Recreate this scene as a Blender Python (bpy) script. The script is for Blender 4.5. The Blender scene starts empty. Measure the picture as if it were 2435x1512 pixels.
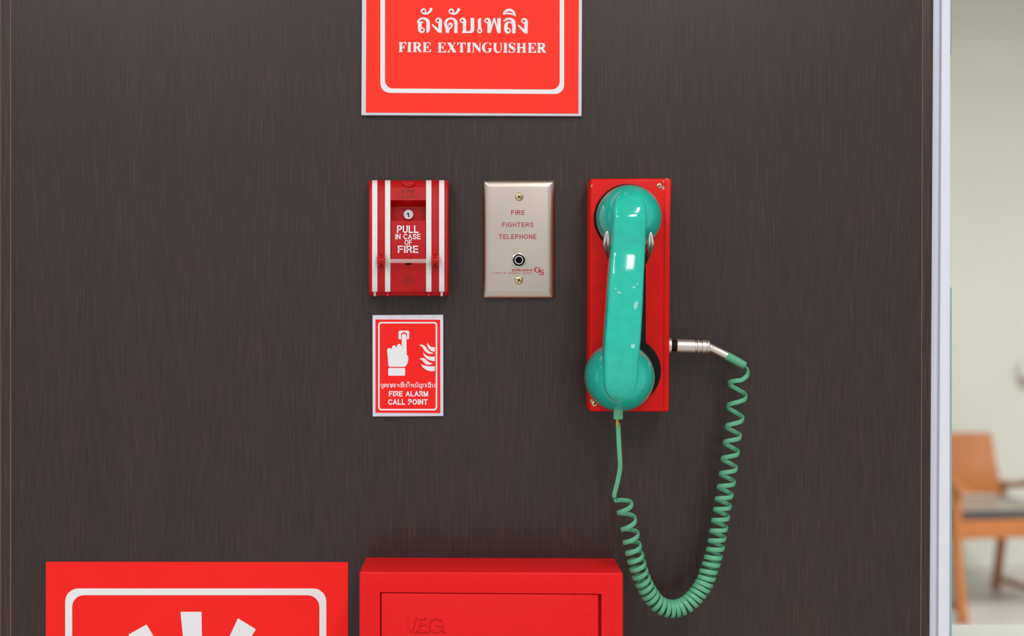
import bpy, bmesh, math, random
from mathutils import Vector, Matrix

# ------------------------------------------------------------------ camera, world, lights, exposure
SC = bpy.context.scene
COL = SC.collection
S = 0.00041                      # metres per photo pixel on the wall plane
FW, FH = 2435.0, 1512.0
LENS = 50.0
D = FW * S * LENS / 36.0         # camera distance from the wall
VX, VY = 1130.0, 738.0           # photo pixel straight in front of the camera
H = 1.42                         # camera height

cam_d = bpy.data.cameras.new('camera')
cam = bpy.data.objects.new('camera', cam_d)
COL.objects.link(cam)
cam.location = (0, -D, H)
cam.rotation_euler = (math.pi / 2, 0, 0)
cam_d.sensor_width = 36.0
cam_d.lens = LENS
cam_d.shift_x = (FW / 2 - VX) / FW
cam_d.shift_y = -(FH / 2 - VY) / FW
cam_d.clip_start = 0.05
cam_d.dof.use_dof = True
cam_d.dof.focus_distance = D - 0.02
cam_d.dof.aperture_fstop = 3.8
SC.camera = cam

world = bpy.data.worlds.new('room_surroundings')
SC.world = world
world.use_nodes = True
bg = world.node_tree.nodes['Background']
bg.inputs[0].default_value = (0.93, 0.97, 1.0, 1)
bg.inputs[1].default_value = 0.66

SC.view_settings.view_transform = 'Standard'
SC.view_settings.look = 'None'
SC.view_settings.gamma = 1
SC.view_settings.use_curve_mapping = False
SC.view_settings.exposure = 0.0

TUBE_POWER = 14.0                # watts of each ceiling tube
TUBE_COLOR = (1.0, 0.985, 0.96)

# ------------------------------------------------------------------ helpers
def lin(c):
    return tuple((v / 255 / 12.92) if v / 255 <= 0.04045 else ((v / 255 + 0.055) / 1.055) ** 2.4 for v in c)

def W(px, py, d=0.0):
    k = (D - d) / D
    return Vector(((px - VX) * S * k, -d, H - (py - VY) * S * k))

def new_mat(name):
    m = bpy.data.materials.new(name)
    m.use_nodes = True
    return m, m.node_tree.nodes, m.node_tree.links, m.node_tree.nodes['Principled BSDF']

def paint(name, rgb, rough=0.4, metal=0.0, spec=0.5, var=0.0, scale=60.0, bump=0.0, bscale=400.0, coat=0.0, stretch=None):
    m, n, l, p = new_mat(name)
    c = lin(rgb)
    p.inputs['Roughness'].default_value = rough
    p.inputs['Metallic'].default_value = metal
    p.inputs['Specular IOR Level'].default_value = spec
    p.inputs['Coat Weight'].default_value = coat
    p.inputs['Coat Roughness'].default_value = 0.08
    tc = n.new('ShaderNodeTexCoord')
    mp = n.new('ShaderNodeMapping')
    if stretch:
        mp.inputs['Scale'].default_value = stretch
    l.new(tc.outputs['Object'], mp.inputs[0])
    nz = n.new('ShaderNodeTexNoise')
    nz.inputs['Scale'].default_value = scale
    nz.inputs['Detail'].default_value = 4
    l.new(mp.outputs[0], nz.inputs['Vector'])
    rp = n.new('ShaderNodeValToRGB')
    rp.color_ramp.elements[0].position = 0.3
    rp.color_ramp.elements[1].position = 0.7
    rp.color_ramp.elements[0].color = tuple(v * (1 - var) for v in c) + (1,)
    rp.color_ramp.elements[1].color = tuple(min(1, v * (1 + var)) for v in c) + (1,)
    l.new(nz.outputs['Fac'], rp.inputs[0])
    l.new(rp.outputs[0], p.inputs['Base Color'])
    if bump:
        nb = n.new('ShaderNodeTexNoise')
        nb.inputs['Scale'].default_value = bscale
        l.new(mp.outputs[0], nb.inputs['Vector'])
        b = n.new('ShaderNodeBump')
        b.inputs['Strength'].default_value = bump
        b.inputs['Distance'].default_value = 0.001
        l.new(nb.outputs['Fac'], b.inputs['Height'])
        l.new(b.outputs[0], p.inputs['Normal'])
    return m

def laminate(name, dark, mid, streak, rough):
    m, n, l, p = new_mat(name)
    geo = n.new('ShaderNodeNewGeometry')
    def noise(sx, sz, scale, detail):
        mp = n.new('ShaderNodeMapping')
        mp.inputs['Scale'].default_value = (sx, sx, sz)
        l.new(geo.outputs['Position'], mp.inputs[0])
        nz = n.new('ShaderNodeTexNoise')
        nz.inputs['Scale'].default_value = scale
        nz.inputs['Detail'].default_value = detail
        l.new(mp.outputs[0], nz.inputs['Vector'])
        return nz.outputs['Fac']
    fine = noise(1.0, 0.035, 620, 3)
    broad = noise(1.0, 0.06, 26, 3)
    pores = noise(1.0, 0.03, 760, 3)
    r1 = n.new('ShaderNodeValToRGB')
    r1.color_ramp.elements[0].position = 0.38
    r1.color_ramp.elements[1].position = 0.66
    r1.color_ramp.elements[0].color = lin(dark) + (1,)
    r1.color_ramp.elements[1].color = lin(mid) + (1,)
    l.new(fine, r1.inputs[0])
    r2 = n.new('ShaderNodeValToRGB')
    r2.color_ramp.elements[0].position = 0.50
    r2.color_ramp.elements[1].position = 0.80
    r2.color_ramp.elements[0].color = (0, 0, 0, 1)
    r2.color_ramp.elements[1].color = (1, 1, 1, 1)
    l.new(pores, r2.inputs[0])
    mx = n.new('ShaderNodeMixRGB')
    mx.inputs[2].default_value = lin(streak) + (1,)
    l.new(r2.outputs[0], mx.inputs[0])
    l.new(r1.outputs[0], mx.inputs[1])
    r3 = n.new('ShaderNodeValToRGB')
    r3.color_ramp.elements[0].position = 0.3
    r3.color_ramp.elements[1].position = 0.7
    r3.color_ramp.elements[0].color = (0.86, 0.86, 0.87, 1)
    r3.color_ramp.elements[1].color = (1.1, 1.08, 1.06, 1)
    l.new(broad, r3.inputs[0])
    mu = n.new('ShaderNodeMixRGB')
    mu.blend_type = 'MULTIPLY'
    mu.inputs[0].default_value = 1
    l.new(mx.outputs[0], mu.inputs[1])
    l.new(r3.outputs[0], mu.inputs[2])
    l.new(mu.outputs[0], p.inputs['Base Color'])
    p.inputs['Roughness'].default_value = rough
    b = n.new('ShaderNodeBump')
    b.inputs['Strength'].default_value = 0.25
    b.inputs['Distance'].default_value = 0.0003
    l.new(fine, b.inputs['Height'])
    l.new(b.outputs[0], p.inputs['Normal'])
    return m

M = {}
M['laminate'] = laminate('dark_wood_laminate', (35, 23, 22), (47, 32, 29), (68, 42, 34), 0.36)
M['laminate_edge'] = laminate('dark_wood_edge', (40, 26, 23), (54, 36, 30), (84, 50, 38), 0.42)
M['seam'] = paint('lit_laminate_seam', (108, 82, 75), 0.4, var=0.15, scale=40)  # lighter brown paints in the light caught by the chamfered board edges
M['sign_red'] = paint('sign_red_print', (254, 52, 34), 0.45, spec=0.2, var=0.03, scale=30)
M['sign_red_b'] = paint('sticker_red_print', (246, 32, 28), 0.5, spec=0.2, var=0.03, scale=30)
M['print_white'] = paint('white_print', (234, 232, 236), 0.45, spec=0.3, var=0.01)
M['board_white'] = paint('white_board', (218, 216, 228), 0.5, spec=0.3, var=0.015)
M['cabinet_red'] = paint('cabinet_red_enamel', (228, 14, 18), 0.40, spec=0.25, var=0.04, scale=300, bump=0.12, bscale=700)
M['station_red'] = paint('alarm_red_paint', (184, 8, 16), 0.33, spec=0.3, var=0.08, scale=220, bump=0.15, bscale=900)
M['station_dark'] = paint('alarm_engraved_red', (128, 10, 16), 0.5, var=0.1)
M['stripe_white'] = paint('white_stripe_plastic', (226, 224, 222), 0.45, var=0.03, scale=120)
M['box_red'] = paint('telephone_box_red', (226, 14, 5), 0.36, spec=0.2, var=0.07, scale=90, bump=0.08, bscale=600)
M['scuff'] = paint('pale_scuff', (150, 214, 202), 0.5, var=0.1)
M['chip'] = paint('bare_primer', (168, 152, 140), 0.6, var=0.1)
M['black'] = paint('black_rubber', (8, 8, 10), 0.6, spec=0.2, var=0.1)
M['hole'] = paint('black_void', (5, 5, 5), 0.9, spec=0.1)
M['handset'] = paint('turquoise_plastic', (34, 190, 168), 0.09, var=0.06, scale=120, coat=0.0)
M['cord'] = paint('green_vinyl_cord', (92, 170, 132), 0.36, var=0.06, scale=120)
M['steel'] = paint('brushed_stainless', (198, 186, 174), 0.36, metal=1.0, var=0.05, scale=18, bump=0.04, bscale=300)
M['chrome'] = paint('polished_chrome', (232, 228, 226), 0.24, metal=1.0, var=0.02)
M['nickel'] = paint('knurled_nickel', (224, 212, 204), 0.42, metal=1.0, var=0.05, scale=300)
M['brass'] = paint('zinc_yellow_screw', (214, 200, 150), 0.34, metal=0.85, var=0.08, scale=300)
M['screw_slot'] = paint('screw_slot_shadow', (84, 70, 40), 0.6, metal=0.5)
M['red_ink'] = paint('red_ink', (176, 26, 44), 0.5, var=0.02)
M['wire_yellow'] = paint('yellow_wire', (236, 186, 40), 0.4)
M['wire_brown'] = paint('brown_wire', (150, 84, 50), 0.4)
M['aluminium'] = paint('white_aluminium', (226, 228, 244), 0.4, var=0.01)
M['aluminium_face'] = paint('white_aluminium_face', (226, 227, 240), 0.4, var=0.01)
M['gasket'] = paint('green_glass_edge', (158, 184, 184), 0.25, var=0.04)
M['cream'] = paint('cream_far_wall', (226, 226, 219), 0.85, spec=0.2, var=0.012, scale=3)
M['low_wall'] = paint('white_low_wall', (212, 211, 208), 0.6, var=0.01)
M['floor'] = paint('pale_grey_floor', (206, 202, 196), 0.4, var=0.03, scale=5)
M['ceiling'] = paint('white_ceiling', (228, 226, 222), 0.9, spec=0.2, var=0.01)
M['chair_wood'] = paint('orange_chair_wood', (184, 106, 42), 0.4, var=0.10, scale=10, stretch=(1, 1, 8))
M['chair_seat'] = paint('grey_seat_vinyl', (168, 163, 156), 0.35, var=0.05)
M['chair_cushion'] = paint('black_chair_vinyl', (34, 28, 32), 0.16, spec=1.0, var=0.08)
M['lamp_body'] = paint('lamp_white_enamel', (235, 235, 235), 0.5)
M['fitting'] = paint('white_fitting_plastic', (232, 232, 236), 0.5)
M['fitting_shadow'] = paint('fitting_shadow_tan', (196, 178, 150), 0.5)  # tan stands for the shade below the white fitting
M['board_core'] = M['board_white']

def glass(name, tint, refl):
    m, n, l, p = new_mat(name)
    n.remove(p)
    out = n['Material Output']
    t = n.new('ShaderNodeBsdfTransparent')
    t.inputs[0].default_value = tint + (1,)
    g = n.new('ShaderNodeBsdfGlossy')
    g.inputs['Roughness'].default_value = 0.03
    fr = n.new('ShaderNodeFresnel')
    fr.inputs[0].default_value = refl
    mx = n.new('ShaderNodeMixShader')
    l.new(fr.outputs[0], mx.inputs[0])
    l.new(t.outputs[0], mx.inputs[1])
    l.new(g.outputs[0], mx.inputs[2])
    l.new(mx.outputs[0], out.inputs[0])
    return m
M['pane'] = glass('clear_pane', (0.97, 0.985, 0.975), 1.35)

def rod_material():
    m, n, l, p = new_mat('glass_rod')
    p.inputs['Base Color'].default_value = (0.93, 0.9, 0.88, 1)
    p.inputs['Transmission Weight'].default_value = 0.75
    p.inputs['Roughness'].default_value = 0.25
    p.inputs['IOR'].default_value = 1.25
    return m
M['rod'] = rod_material()

WL = {}
def finish(name, me, mat, parent=None, smooth=False, label=None):
    """link a mesh given in world coordinates as an object with its origin at its own middle"""
    xs = [v.co for v in me.vertices]
    lo = Vector((min(c[i] for c in xs) for i in range(3)))
    hi = Vector((max(c[i] for c in xs) for i in range(3)))
    c = (lo + hi) / 2
    me.transform(Matrix.Translation(-c))
    me.name = name
    me.materials.clear()
    me.materials.append(M[mat])
    if smooth:
        for p in me.polygons:
            p.use_smooth = True
    me.update()
    o = bpy.data.objects.new(name, me)
    COL.objects.link(o)
    if parent is not None:
        o.parent = parent
        o.location = c - WL[parent]
    else:
        o.location = c
    WL[o] = c
    if label:
        o['label'] = label
    return o

def thing(name, label, cat, loc, group=None):
    o = bpy.data.objects.new(name, None)
    COL.objects.link(o)
    o.empty_display_size = 0.02
    o.location = loc
    WL[o] = Vector(loc)
    o['label'] = label
    o['category'] = cat
    if group:
        o['group'] = group
    return o

def struct(o):
    o['kind'] = 'structure'
    return o

def bm_mesh(bm, recalc=True):
    if recalc:
        bmesh.ops.recalc_face_normals(bm, faces=bm.faces)
    me = bpy.data.meshes.new('mesh')
    bm.to_mesh(me)
    bm.free()
    return me

def auto_smooth(me, deg=35):
    for p in me.polygons:
        p.use_smooth = True
    bm = bmesh.new(); bm.from_mesh(me)
    lim = math.radians(deg)
    for e in bm.edges:
        e.smooth = len(e.link_faces) == 2 and e.calc_face_angle(0) < lim
    bm.to_mesh(me); bm.free()
    return me

def add_box(bm, x0, x1, y0, y1, z0, z1):
    vs = [bm.verts.new((x, y, z)) for x in (x0, x1) for y in (y0, y1) for z in (z0, z1)]
    for f in ((0, 1, 3, 2), (4, 6, 7, 5), (0, 4, 5, 1), (2, 3, 7, 6), (0, 2, 6, 4), (1, 5, 7, 3)):
        bm.faces.new([vs[i] for i in f])
    return vs

def bevel_all(bm, w, seg=2, deg=30):
    es = [e for e in bm.edges if len(e.link_faces) == 2 and e.calc_face_angle(0) > math.radians(deg)]
    bmesh.ops.bevel(bm, geom=es, offset=w, segments=seg, profile=0.5, affect='EDGES', clamp_overlap=True)

def box(x0, x1, y0, y1, z0, z1, bevel=0.0, seg=2):
    bm = bmesh.new()
    add_box(bm, x0, x1, y0, y1, z0, z1)
    bmesh.ops.recalc_face_normals(bm, faces=bm.faces)
    if bevel:
        bevel_all(bm, bevel, seg)
    me = bm_mesh(bm)
    return auto_smooth(me) if bevel else me

def prism(pts, d_back, d_front, bevel=0.0, seg=2, at=None):
    """solid from a photo outline: front face at d_front off the wall, straight back to d_back"""
    bm = bmesh.new()
    da = d_front if at is None else at
    P = [W(x, y, da) for x, y in pts]
    f = [bm.verts.new((p.x, -d_front, p.z)) for p in P]
    b = [bm.verts.new((p.x, -d_back, p.z)) for p in P]
    bm.faces.new(f); bm.faces.new(b[::-1])
    n = len(P)
    for i in range(n):
        j = (i + 1) % n
        bm.faces.new((f[i], b[i], b[j], f[j]))
    bmesh.ops.recalc_face_normals(bm, faces=bm.faces)
    if bevel:
        bevel_all(bm, bevel, seg)
    me = bm_mesh(bm)
    return auto_smooth(me) if bevel else me

def rrect(x0, y0, x1, y1, r, n=6):
    pts = []
    for cx, cy, a0 in ((x1 - r, y0 + r, -90), (x1 - r, y1 - r, 0), (x0 + r, y1 - r, 90), (x0 + r, y0 + r, 180)):
        for i in range(n + 1):
            a = math.radians(a0 + 90 * i / n)
            pts.append((cx + r * math.cos(a), cy + r * math.sin(a)))
    return pts

def circ(cx, cy, r, n=24, ry=None):
    ry = ry or r
    return [(cx + r * math.cos(2 * math.pi * i / n), cy + ry * math.sin(2 * math.pi * i / n)) for i in range(n)]

def print_curve(contours, d_back, d_front, res=5, bevel=0.0):
    """flat print from closed contours in photo pixels (holes by overlap); a point with a 3rd value is a corner"""
    cu = bpy.data.curves.new('print', 'CURVE')
    cu.dimensions = '2D'
    cu.fill_mode = 'BOTH'
    cu.resolution_u = res
    cu.extrude = (d_front - d_back) / 2 - bevel
    cu.bevel_depth = bevel
    cu.bevel_resolution = 2
    cu.offset = -bevel
    for pts in contours:
        sp = cu.splines.new('BEZIER')
        sp.bezier_points.add(len(pts) - 1)
        for bp, q in zip(sp.bezier_points, pts):
            w = W(q[0], q[1], d_front)
            bp.co = (w.x, w.z, 0)
            t = 'VECTOR' if len(q) > 2 else 'AUTO'
            bp.handle_left_type = t
            bp.handle_right_type = t
        sp.use_cyclic_u = True
    return curve_to_mesh(cu, (d_front + d_back) / 2)

def curve_to_mesh(cu, dmid):
    o = bpy.data.objects.new('tmp', cu)
    COL.objects.link(o)
    dg = bpy.context.evaluated_depsgraph_get()
    me = bpy.data.meshes.new_from_object(o.evaluated_get(dg))
    bpy.data.objects.remove(o)
    me.transform(Matrix(((1, 0, 0, 0), (0, 0, -1, -dmid), (0, 1, 0, 0), (0, 0, 0, 1))))
    return me

def corners(pts):
    return [(p[0], p[1], 1) for p in pts]

def _arc(cx, cy, rx, ry, a0, a1, n=10):
    return [(cx + rx * math.cos(math.radians(a0 + (a1 - a0) * i / n)), cy + ry * math.sin(math.radians(a0 + (a1 - a0) * i / n))) for i in range(n + 1)]
_S = [(.60, .80), (.53, .93), (.40, .99), (.30, 1.0), (.18, .97), (.06, .87), (.03, .74), (.09, .62), (.20, .56), (.36, .51), (.52, .45), (.62, .34), (.63, .21), (.56, .08), (.43, .01), (.31, 0), (.17, .02), (.05, .11), (0, .23)]
GLYPH = {   # strokes of plain sans capitals, x in letter heights
    'F': (.54, [[(0, 0), (0, 1), (.54, 1)], [(0, .51), (.48, .51)]]), 'I': (0, [[(0, 0), (0, 1)]]),
    'R': (.60, [[(0, 0), (0, 1), (.36, 1)] + _arc(.36, .75, .22, .25, 80, -80, 8) + [(.36, .5), (0, .5)], [(.34, .5), (.60, 0)]]),
    'E': (.55, [[(.54, 1), (0, 1), (0, 0), (.56, 0)], [(0, .51), (.50, .51)]]), 'L': (.50, [[(0, 1), (0, 0), (.50, 0)]]),
    'H': (.60, [[(0, 0), (0, 1)], [(.60, 0), (.60, 1)], [(0, .52), (.60, .52)]]), 'T': (.60, [[(0, 1), (.60, 1)], [(.30, 1), (.30, 0)]]),
    'P': (.56, [[(0, 0), (0, 1), (.34, 1)] + _arc(.34, .73, .22, .27, 80, -80, 8) + [(.34, .46), (0, .46)]]),
    'N': (.60, [[(0, 0), (0, 1)], [(0, 1), (.60, 0)], [(.60, 0), (.60, 1)]]), 'U': (.58, [[(0, 1)] + _arc(.29, .29, .29, .29, 180, 360, 12) + [(.58, 1)]]),
    'O': (.76, [_arc(.38, .5, .38, .5, 90, 450, 28)]), 'C': (.68, [_arc(.38, .5, .38, .5, 42, 318, 22)]),
    'G': (.74, [_arc(.38, .5, .38, .5, 45, 340, 22) + [(.74, .47), (.44, .47)]]), 'A': (.70, [[(0, 0), (.35, 1)], [(.35, 1), (.70, 0)], [(.13, .32), (.57, .32)]]),
    'S': (.63, [_S]), 'D': (.62, [[(0, 0), (0, 1), (.26, 1)] + _arc(.26, .5, .36, .5, 85, -85, 12) + [(.26, 0), (0, 0)]]),
    'W': (1.0, [[(0, 1), (.25, 0)], [(.25, 0), (.5, 1)], [(.5, 1), (.75, 0)], [(.75, 0), (1.0, 1)]]),
    'M': (.74, [[(0, 0), (0, 1)], [(0, 1), (.37, 0)], [(.37, 0), (.74, 1)], [(.74, 1), (.74, 0)]])}

def stroke_faces(bm, line, w, clamp=None, z=0.0):
    """one flat mitred stroke with square ends"""
    n = len(line)
    P = [Vector((p[0], p[1])) for p in line]
    closed = (P[0] - P[-1]).length < 1e-6
    if not closed:
        P[0] = P[0] + (P[0] - P[1]).normalized() * w / 2
        P[-1] = P[-1] + (P[-1] - P[-2]).normalized() * w / 2
    L_, R_ = [], []
    for i in range(n):
        a = P[i - 1] if i > 0 else (P[-2] if closed else None)
        b = P[i + 1] if i < n - 1 else (P[1] if closed else None)
        d0 = (P[i] - a).normalized() if a is not None else (b - P[i]).normalized()
        d1 = (b - P[i]).normalized() if b is not None else d0
        t = (d0 + d1)
        t = t.normalized() if t.length > 1e-4 else d0
        m = Vector((-t.y, t.x))
        k = min(1 / max(0.35, m.dot(Vector((-d0.y, d0.x)))), 1.6)
        L_.append(P[i] + m * w / 2 * k); R_.append(P[i] - m * w / 2 * k)
    if clamp:
        for v in L_ + R_:
            v.y = min(max(v.y, clamp[0]), clamp[1])
    A = [bm.verts.new((v.x, v.y, z)) for v in L_]; B_ = [bm.verts.new((v.x, v.y, z)) for v in R_]
    for i in range(n - 1):
        if (L_[i] - L_[i + 1]).length + (R_[i] - R_[i + 1]).length > 1e-6:
            bm.faces.new((A[i], B_[i], B_[i + 1], A[i + 1]))

def sans_mesh(txt, x0, x1, y0, y1, d_back, d_front, weight=0.15, gap=0.17, space=0.42):
    """a line of sans capitals fitted to the photo rectangle"""
    bm = bmesh.new()
    cur = 0.0
    k = 0
    for ch in txt:
        if ch == ' ':
            cur += space
            continue
        wd, strokes = GLYPH[ch]
        for st in strokes:
            k += 1
            stroke_faces(bm, [(cur + p[0], p[1]) for p in st], weight, (-weight / 2, 1 + weight / 2), (k % 3) * 0.01)
        cur += wd + weight + gap
    return fit_flat(bm, x0, x1, y0, y1, d_back, d_front)

def fit_flat(bm, x0, x1, y0, y1, d_back, d_front):
    r = bmesh.ops.extrude_face_region(bm, geom=bm.faces[:])
    for v in r['geom']:
        if isinstance(v, bmesh.types.BMVert):
            v.co.z += 1.0
    xs = [v.co.x for v in bm.verts]; ys = [v.co.y for v in bm.verts]
    ax, bx, ay, by = min(xs), max(xs), min(ys), max(ys)
    for v in bm.verts:
        px = x0 + (v.co.x - ax) / (bx - ax) * (x1 - x0)
        py = y1 + (v.co.y - ay) / (by - ay) * (y0 - y1)
        w = W(px, py, d_front)
        top = v.co.z > 0.5
        v.co = (w.x, -((d_front + (v.co.z - 1.0) * 0.002) if top else d_back), w.z)
    bmesh.ops.recalc_face_normals(bm, faces=bm.faces)
    me = bpy.data.meshes.new('text')
    bm.to_mesh(me); bm.free()
    return me

def catmull(pts, sub=8):
    out = []
    n = len(pts)
    for i in range(n - 1):
        p0, p1, p2, p3 = pts[max(i - 1, 0)], pts[i], pts[i + 1], pts[min(i + 2, n - 1)]
        for k in range(sub):
            t = k / sub
            out.append(0.5 * ((2 * p1) + (p2 - p0) * t + (2 * p0 - 5 * p1 + 4 * p2 - p3) * t * t + (3 * p1 - p0 - 3 * p2 + p3) * t ** 3))
    out.append(pts[-1].copy())
    return out

def sweep(path, radii, ring=10, up=None, bm=None):
    """tube along a path; radii one number, a list, or list of (width, height) with up vectors for a flat section"""
    own = bm is None
    bm = bm or bmesh.new()
    n = len(path)
    rings = []
    nrm = None
    for i, p in enumerate(path):
        t = (path[min(i + 1, n - 1)] - path[max(i - 1, 0)]).normalized()
        if up is not None:
            nrm = up[i] - t * up[i].dot(t)
        elif nrm is None:
            a = Vector((0, -1, 0)) if abs(t.y) < 0.9 else Vector((1, 0, 0))
            nrm = a - t * a.dot(t)
        else:
            nrm = nrm - t * nrm.dot(t)
        nrm = nrm.normalized()
        b = t.cross(nrm)
        r = radii[i] if isinstance(radii, list) else radii
        rn, rb = (r if isinstance(r, tuple) else (r, r))
        vs = []
        for k in range(ring):
            a = 2 * math.pi * k / ring
            ca, sa = math.cos(a), math.sin(a)
            if isinstance(r, tuple):      # soft rectangle
                ca = math.copysign(abs(ca) ** 0.6, ca); sa = math.copysign(abs(sa) ** 0.6, sa)
            vs.append(bm.verts.new(p + nrm * (rn * ca) + b * (rb * sa)))
        rings.append(vs)
    for i in range(n - 1):
        for k in range(ring):
            j = (k + 1) % ring
            bm.faces.new((rings[i][k], rings[i][j], rings[i + 1][j], rings[i + 1][k]))
    bm.faces.new(rings[0][::-1]); bm.faces.new(rings[-1])
    if not own:
        return bm
    return auto_smooth(bm_mesh(bm), 50)

def lathe(c, axis, prof, seg=32, bm=None, close=True):
    """profile [(radius, along axis)] turned about axis at c"""
    own = bm is None
    bm = bm or bmesh.new()
    axis = axis.normalized()
    a = axis.orthogonal().normalized(); b = axis.cross(a)
    rings = []
    for r, h in prof:
        if r <= 1e-7:
            rings.append([bm.verts.new(c + axis * h)])
        else:
            rings.append([bm.verts.new(c + axis * h + (a * math.cos(2 * math.pi * k / seg) + b * math.sin(2 * math.pi * k / seg)) * r) for k in range(seg)])
    for A, B in zip(rings, rings[1:]):
        for k in range(seg):
            j = (k + 1) % seg
            if len(A) == 1 and len(B) == 1:
                continue
            if len(A) == 1:
                bm.faces.new((A[0], B[j], B[k]))
            elif len(B) == 1:
                bm.faces.new((A[k], A[j], B[0]))
            else:
                bm.faces.new((A[k], A[j], B[j], B[k]))
    if close:
        for R in (rings[0], rings[-1]):
            if len(R) > 2:
                bm.faces.new(R)
    if not own:
        return bm
    return auto_smooth(bm_mesh(bm), 40)

def loft(rings, closed=True):
    bm = bmesh.new()
    R = [[bm.verts.new(p) for p in r] for r in rings]
    m = len(R[0])
    for A, B in zip(R, R[1:]):
        for k in range(m):
            j = (k + 1) % m
            bm.faces.new((A[k], A[j], B[j], B[k]))
    bm.faces.new(R[0][::-1]); bm.faces.new(R[-1])
    return bm

OUT = Vector((0, -1, 0))

def screw(parent, px, py, d, rpx, mat, slot_deg, name='screw'):
    c = W(px, py, d)
    r = rpx * S
    o = finish(name, lathe(c, OUT, [(r, 0), (r, r * 0.15), (r * 0.85, r * 0.35), (r * 0.4, r * 0.48), (0, r * 0.5)], 20), mat, parent)
    bm = bmesh.new()
    for k in range(2):
        a = math.radians(slot_deg + 90 * k)
        vs = []
        for u, v in ((-.55, -.12), (.55, -.12), (.55, .12), (-.55, .12)):
            vs.append((u * math.cos(a) - v * math.sin(a), u * math.sin(a) + v * math.cos(a)))
        f = [bm.verts.new((c.x + x * r, c.y - r * 0.54, c.z + z * r)) for x, z in vs]
        b = [bm.verts.new((c.x + x * r, c.y - r * 0.3, c.z + z * r)) for x, z in vs]
        bm.faces.new(f); bm.faces.new(b[::-1])
        for i in range(4):
            bm.faces.new((f[i], b[i], b[(i + 1) % 4], f[(i + 1) % 4]))
    finish('slot', bm_mesh(bm), 'screw_slot', o)
    return o

# ------------------------------------------------------------------ structure
ROOM_H = 3.25
XL, XR, YN, YF = -3.2, 5.2, -4.6, 6.50
struct(finish('floor', box(XL, XR, YN, YF, -0.05, 0.0), 'floor'))
struct(finish('ceiling', box(XL, XR, YN, YF, ROOM_H, ROOM_H + 0.05), 'ceiling'))
struct(finish('wall_far', box(XL, XR, YF, YF + 0.1, 0, ROOM_H), 'cream'))
struct(finish('wall_right', box(XR, XR + 0.1, 0.0, YF + 0.1, 0, ROOM_H), 'cream'))
struct(finish('wall_side', box(XL - 0.1, XL, 0.0, YF + 0.1, 0, ROOM_H), 'cream'))

def tall_board(x_top0, x_top1, x_bot0, x_bot1, d_back, d_front, bevel=0.0):
    """board from floor to ceiling whose sides pass the given photo columns at the top and bottom of the photo"""
    def xat(xt, xb, z):
        py = VY + (H - z) / S
        return W(xt + (xb - xt) * py / FH, VY, d_front).x
    bm = bmesh.new()
    vs = []
    for dd in (d_front, d_back):
        for z in (0.0, ROOM_H):
            for a, b in ((x_top0, x_bot0), (x_top1, x_bot1)):
                vs.append(bm.verts.new((xat(a, b, z), -dd, z)))
    for f in ((0, 1, 3, 2), (4, 6, 7, 5), (0, 4, 5, 1), (2, 3, 7, 6), (0, 2, 6, 4), (1, 5, 7, 3)):
        bm.faces.new([vs[i] for i in f])
    bmesh.ops.recalc_face_normals(bm, faces=bm.faces)
    if bevel:
        bevel_all(bm, bevel, 2)
    me = bm_mesh(bm)
    return auto_smooth(me) if bevel else me

wall = struct(finish('wall_front', tall_board(26.5, 2193.0, 26.5, 2188.5, -0.03, 0.0), 'laminate'))
finish('edge_strip', tall_board(3, 24.5, 2.5, 24, -0.03, -0.0004), 'laminate_edge', wall)
finish('edge_strip', tall_board(2195.5, 2217.5, 2191, 2208.5, -0.03, -0.0004, 0.0006), 'laminate_edge', wall)
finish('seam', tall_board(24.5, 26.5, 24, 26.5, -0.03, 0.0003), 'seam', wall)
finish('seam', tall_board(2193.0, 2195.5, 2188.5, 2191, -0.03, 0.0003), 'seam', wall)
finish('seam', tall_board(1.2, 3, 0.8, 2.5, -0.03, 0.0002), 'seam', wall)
struct(finish('wall_left', tall_board(-4500, 1.0, -4500, 0.6, -0.03, -0.0006), 'laminate'))

# white aluminium post beside the dark panel
post = struct(finish('trim_1', tall_board(2219, 2240.5, 2210, 2231.5, -0.07, -0.010, 0.0008), 'aluminium'))
finish('face_rib', tall_board(2239.5, 2260.5, 2231, 2258.5, -0.07, -0.004, 0.0012), 'aluminium_face', post)
# clear pane standing behind the post
win = struct(finish('window_1', box(W(2245, 0, -0.03).x, 2.0, 0.036, 0.044, 0.0, ROOM_H), 'pane'))
def edge_strip_z(y_top, y_bot):
    x0 = W(2252, 0, -0.035).x; x1 = W(2262.5, 0, -0.030).x
    z1 = W(0, y_top, -0.03).z if y_top is not None else ROOM_H
    z0 = W(0, y_bot, -0.03).z if y_bot is not None else 0.0
    finish('glass_edge', box(x0, x1, 0.028, 0.036, z0, z1, 0.0008), 'gasket', win)
edge_strip_z(None, 130)
edge_strip_z(683, None)

# white low wall farther back in the next room
ylow = 0.32
kz = (D + ylow) / D
zlow = H - (1483 - VY) * S * kz
struct(finish('wall_low', box(0.30, 2.6, ylow - 0.10, ylow, 0.0, zlow, 0.004), 'low_wall'))

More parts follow.
